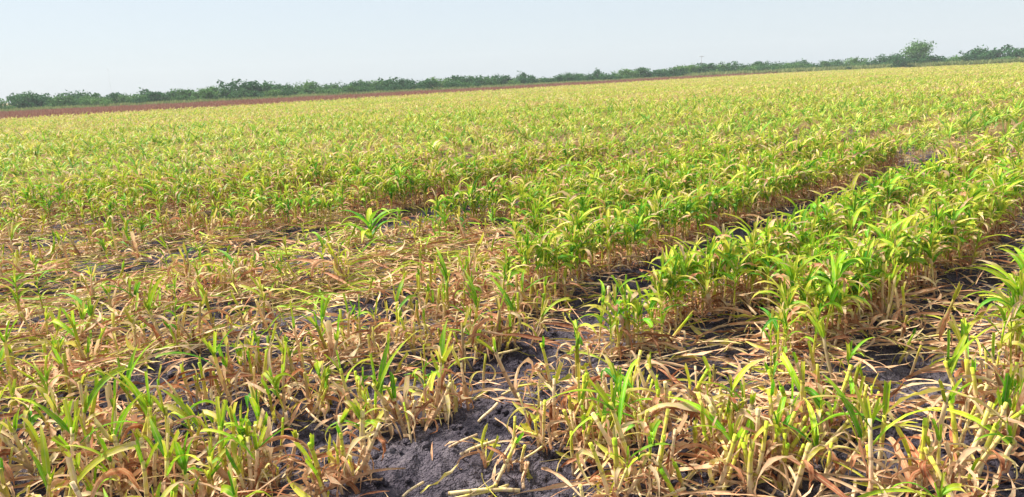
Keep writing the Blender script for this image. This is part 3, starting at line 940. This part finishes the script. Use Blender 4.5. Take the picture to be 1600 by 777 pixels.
BUSH = []
for k in range(12):
    r = np.random.default_rng(1000 + k)
    H = 3.0 * r.uniform(.85, 1.2)
    tr, cr_ = tree_parts(r, H, H * r.uniform(1.3, 2.0), False, 1000, .2)
    BUSH.append((make_mesh('trunk', tr[0], tr[1], BARK), make_mesh('crown', cr_[0], cr_[1], CROWN_PALE if k % 4 == 3 else CROWN, cr_[2], smooth=False)))


def plant_tree(name, x, y, meshes, s, label, group=None, rz=0., cat='bush'):
    t = bpy.data.objects.new(name, None); C.objects.link(t)
    t.location = (x, y, -.03); t.rotation_euler = (0, 0, rz); t.scale = s
    t['label'] = label; t['category'] = cat
    if group: t['group'] = group
    link('trunk', meshes[0], t); link('crown', meshes[1], t)


r = np.random.default_rng(2024)
def section(px):
    for lim, nm in ((130, 'at the far left end'), (290, 'left of the taller dark clump'), (500, 'in the taller dark clump at left'), (700, 'just left of the picture middle'),
                    (900, 'at the picture middle'), (1080, 'left of the thin pole'), (1250, 'where the red strip ends'),
                    (1390, 'left of the tall lone tree'), (1480, 'around the foot of the tall lone tree'), (2000, 'at the far right end')):
        if px < lim: return nm


# wished silhouette: height in metres of the brush along the picture, at its own distance
TOPX = np.array([-200, 0, 60, 110, 180, 260, 300, 400, 490, 530, 600, 700, 790, 860, 930, 1000, 1050, 1100, 1200, 1260, 1320, 1380, 1440, 1480, 1540, 1600, 1800])
TOPP = np.array([13, 13, 15, 13, 12, 11, 14, 14, 11, 7, 10, 10, 10, 6, 8, 8, 10, 12, 9, 11, 10, 11, 13, 13, 16, 18, 20])
cnt = 0
for layer, (o0, step, pale) in enumerate(((5.0, 2.4, 0), (10.0, 2.6, 0), (19., 3.0, 0))):
    x = -150.
    while x < 150:
        x += step * r.uniform(.6, 1.4)
        if layer == 0 and r.random() < .25: continue
        y = float(far_line(np.array(x))) + o0 + r.uniform(-2, 3) + (4 if x > 72 else 0)
        if abs(x) > y * .72 + 4: continue
        px = 800 + x / y * 1120
        h = np.interp(px, TOPX, TOPP) / 1155 * y + 1.6
        if layer == 0: h *= r.uniform(.5, .9)
        else: h *= r.uniform(.78, 1.1)
        k = r.integers(0, 12)
        if layer == 0 and r.random() < .35: k = r.choice([3, 7, 11])
        Hk = 3.0
        s = h / Hk
        sec = section(px)
        size = ('low front bush of', 'full bush inside', 'rear bush of')[layer]
        plant_tree('bush', x, y, BUSH[k], (s * r.uniform(1.0, 1.5), s * r.uniform(1.0, 1.5), s * r.uniform(.85, 1.15)), f'{size} the distant brush line {sec}', f'{size} the brush line {sec}', r.uniform(0, 6.28))
        cnt += 1
print('bushes', cnt)

def at_px(px, y):                    # plan position on a bearing
    return (px - 800) / 1120 * y, y

rt = np.random.default_rng(9)
tr, cr_ = tree_parts(rt, 5.5, 9.6, True, 2400, .24)
x, y = 91.5, 168.
plant_tree('tree', x, y, (make_mesh('trunk', tr[0], tr[1], BARK), make_mesh('crown', cr_[0], cr_[1], CROWN_PALE, cr_[2], smooth=False)), (1, 1, 1),
           'tall airy lone tree rising above the brush at right', None, 0, 'tree')
plant_tree('bush', 85.5, 163, BUSH[1], (1.25, 1.25, 1.0), 'dark round bush at the field edge just left of the tall lone tree', None, 1.)
plant_tree('bush', 91.5, 164.5, BUSH[2], (1.3, 1.2, .85), 'spreading bush hiding the foot of the tall lone tree', None, 1.)
plant_tree('bush', 73, 176, BUSH[4], (.6, .6, .42), 'small dark low bush alone on the grass verge, left one of two', None, 2.)
plant_tree('bush', 79.5, 174, BUSH[6], (.55, .55, .4), 'small dark low bush alone on the grass verge, right one of two', None, 3.)
plant_tree('bush', 105, 168, BUSH[8], (1.3, 1.3, 1.55), 'dark pointed bush standing above its neighbours right of the tall lone tree', None, 3.)

def pole(name, x, y, H, rad_, label, arm):
    t = bpy.data.objects.new(name, None); C.objects.link(t); t.location = (x, y, 0); t['label'] = label; t['category'] = 'pole'
    tt = np.linspace(0, 1, 4)
    V, Q, lf, d = tube(np.stack([0 * tt, 0 * tt, H * tt - .3], 1), rad_ * (1 - .5 * tt), 6)
    link('shaft', make_mesh('shaft', V, Q, MAST), t)
    V, Q, lf, d = tube(np.stack([arm * (tt - .5), 0 * tt, 0 * tt + H * .93 - .3], 1), np.full(4, rad_ * .6), 6)
    link('crossarm', make_mesh('crossarm', V, Q, MAST), t)

pole('utility_pole', 50.5, 194., 5.9, .11, 'thin grey pole rising from the distant brush right of middle', 1.2)
pole('radio_mast', -150., 290., 13.5, .03, 'very thin faint mast against the sky at left', .8)

# ------------------------------------------------------------------ air
hm = bpy.data.materials.new('air'); hm.use_nodes = True
hn = hm.node_tree; hn.nodes.remove(hn.nodes['Principled BSDF'])
pv = hn.nodes.new('ShaderNodeVolumePrincipled'); pv.inputs['Density'].default_value = .0006; pv.inputs['Color'].default_value = (.9, .95, 1, 1)
hn.links.new(pv.outputs[0], hn.nodes['Material Output'].inputs['Volume'])
bx = np.array([(a, b, c) for a in (-320, 320) for b in (-20, 420) for c in (-1.5, 16)], float)
link('haze', make_mesh('haze', bx, [(0, 1, 3, 2), (4, 6, 7, 5), (0, 4, 5, 1), (2, 3, 7, 6), (0, 2, 6, 4), (1, 5, 7, 3)], hm, smooth=False), kind='stuff')
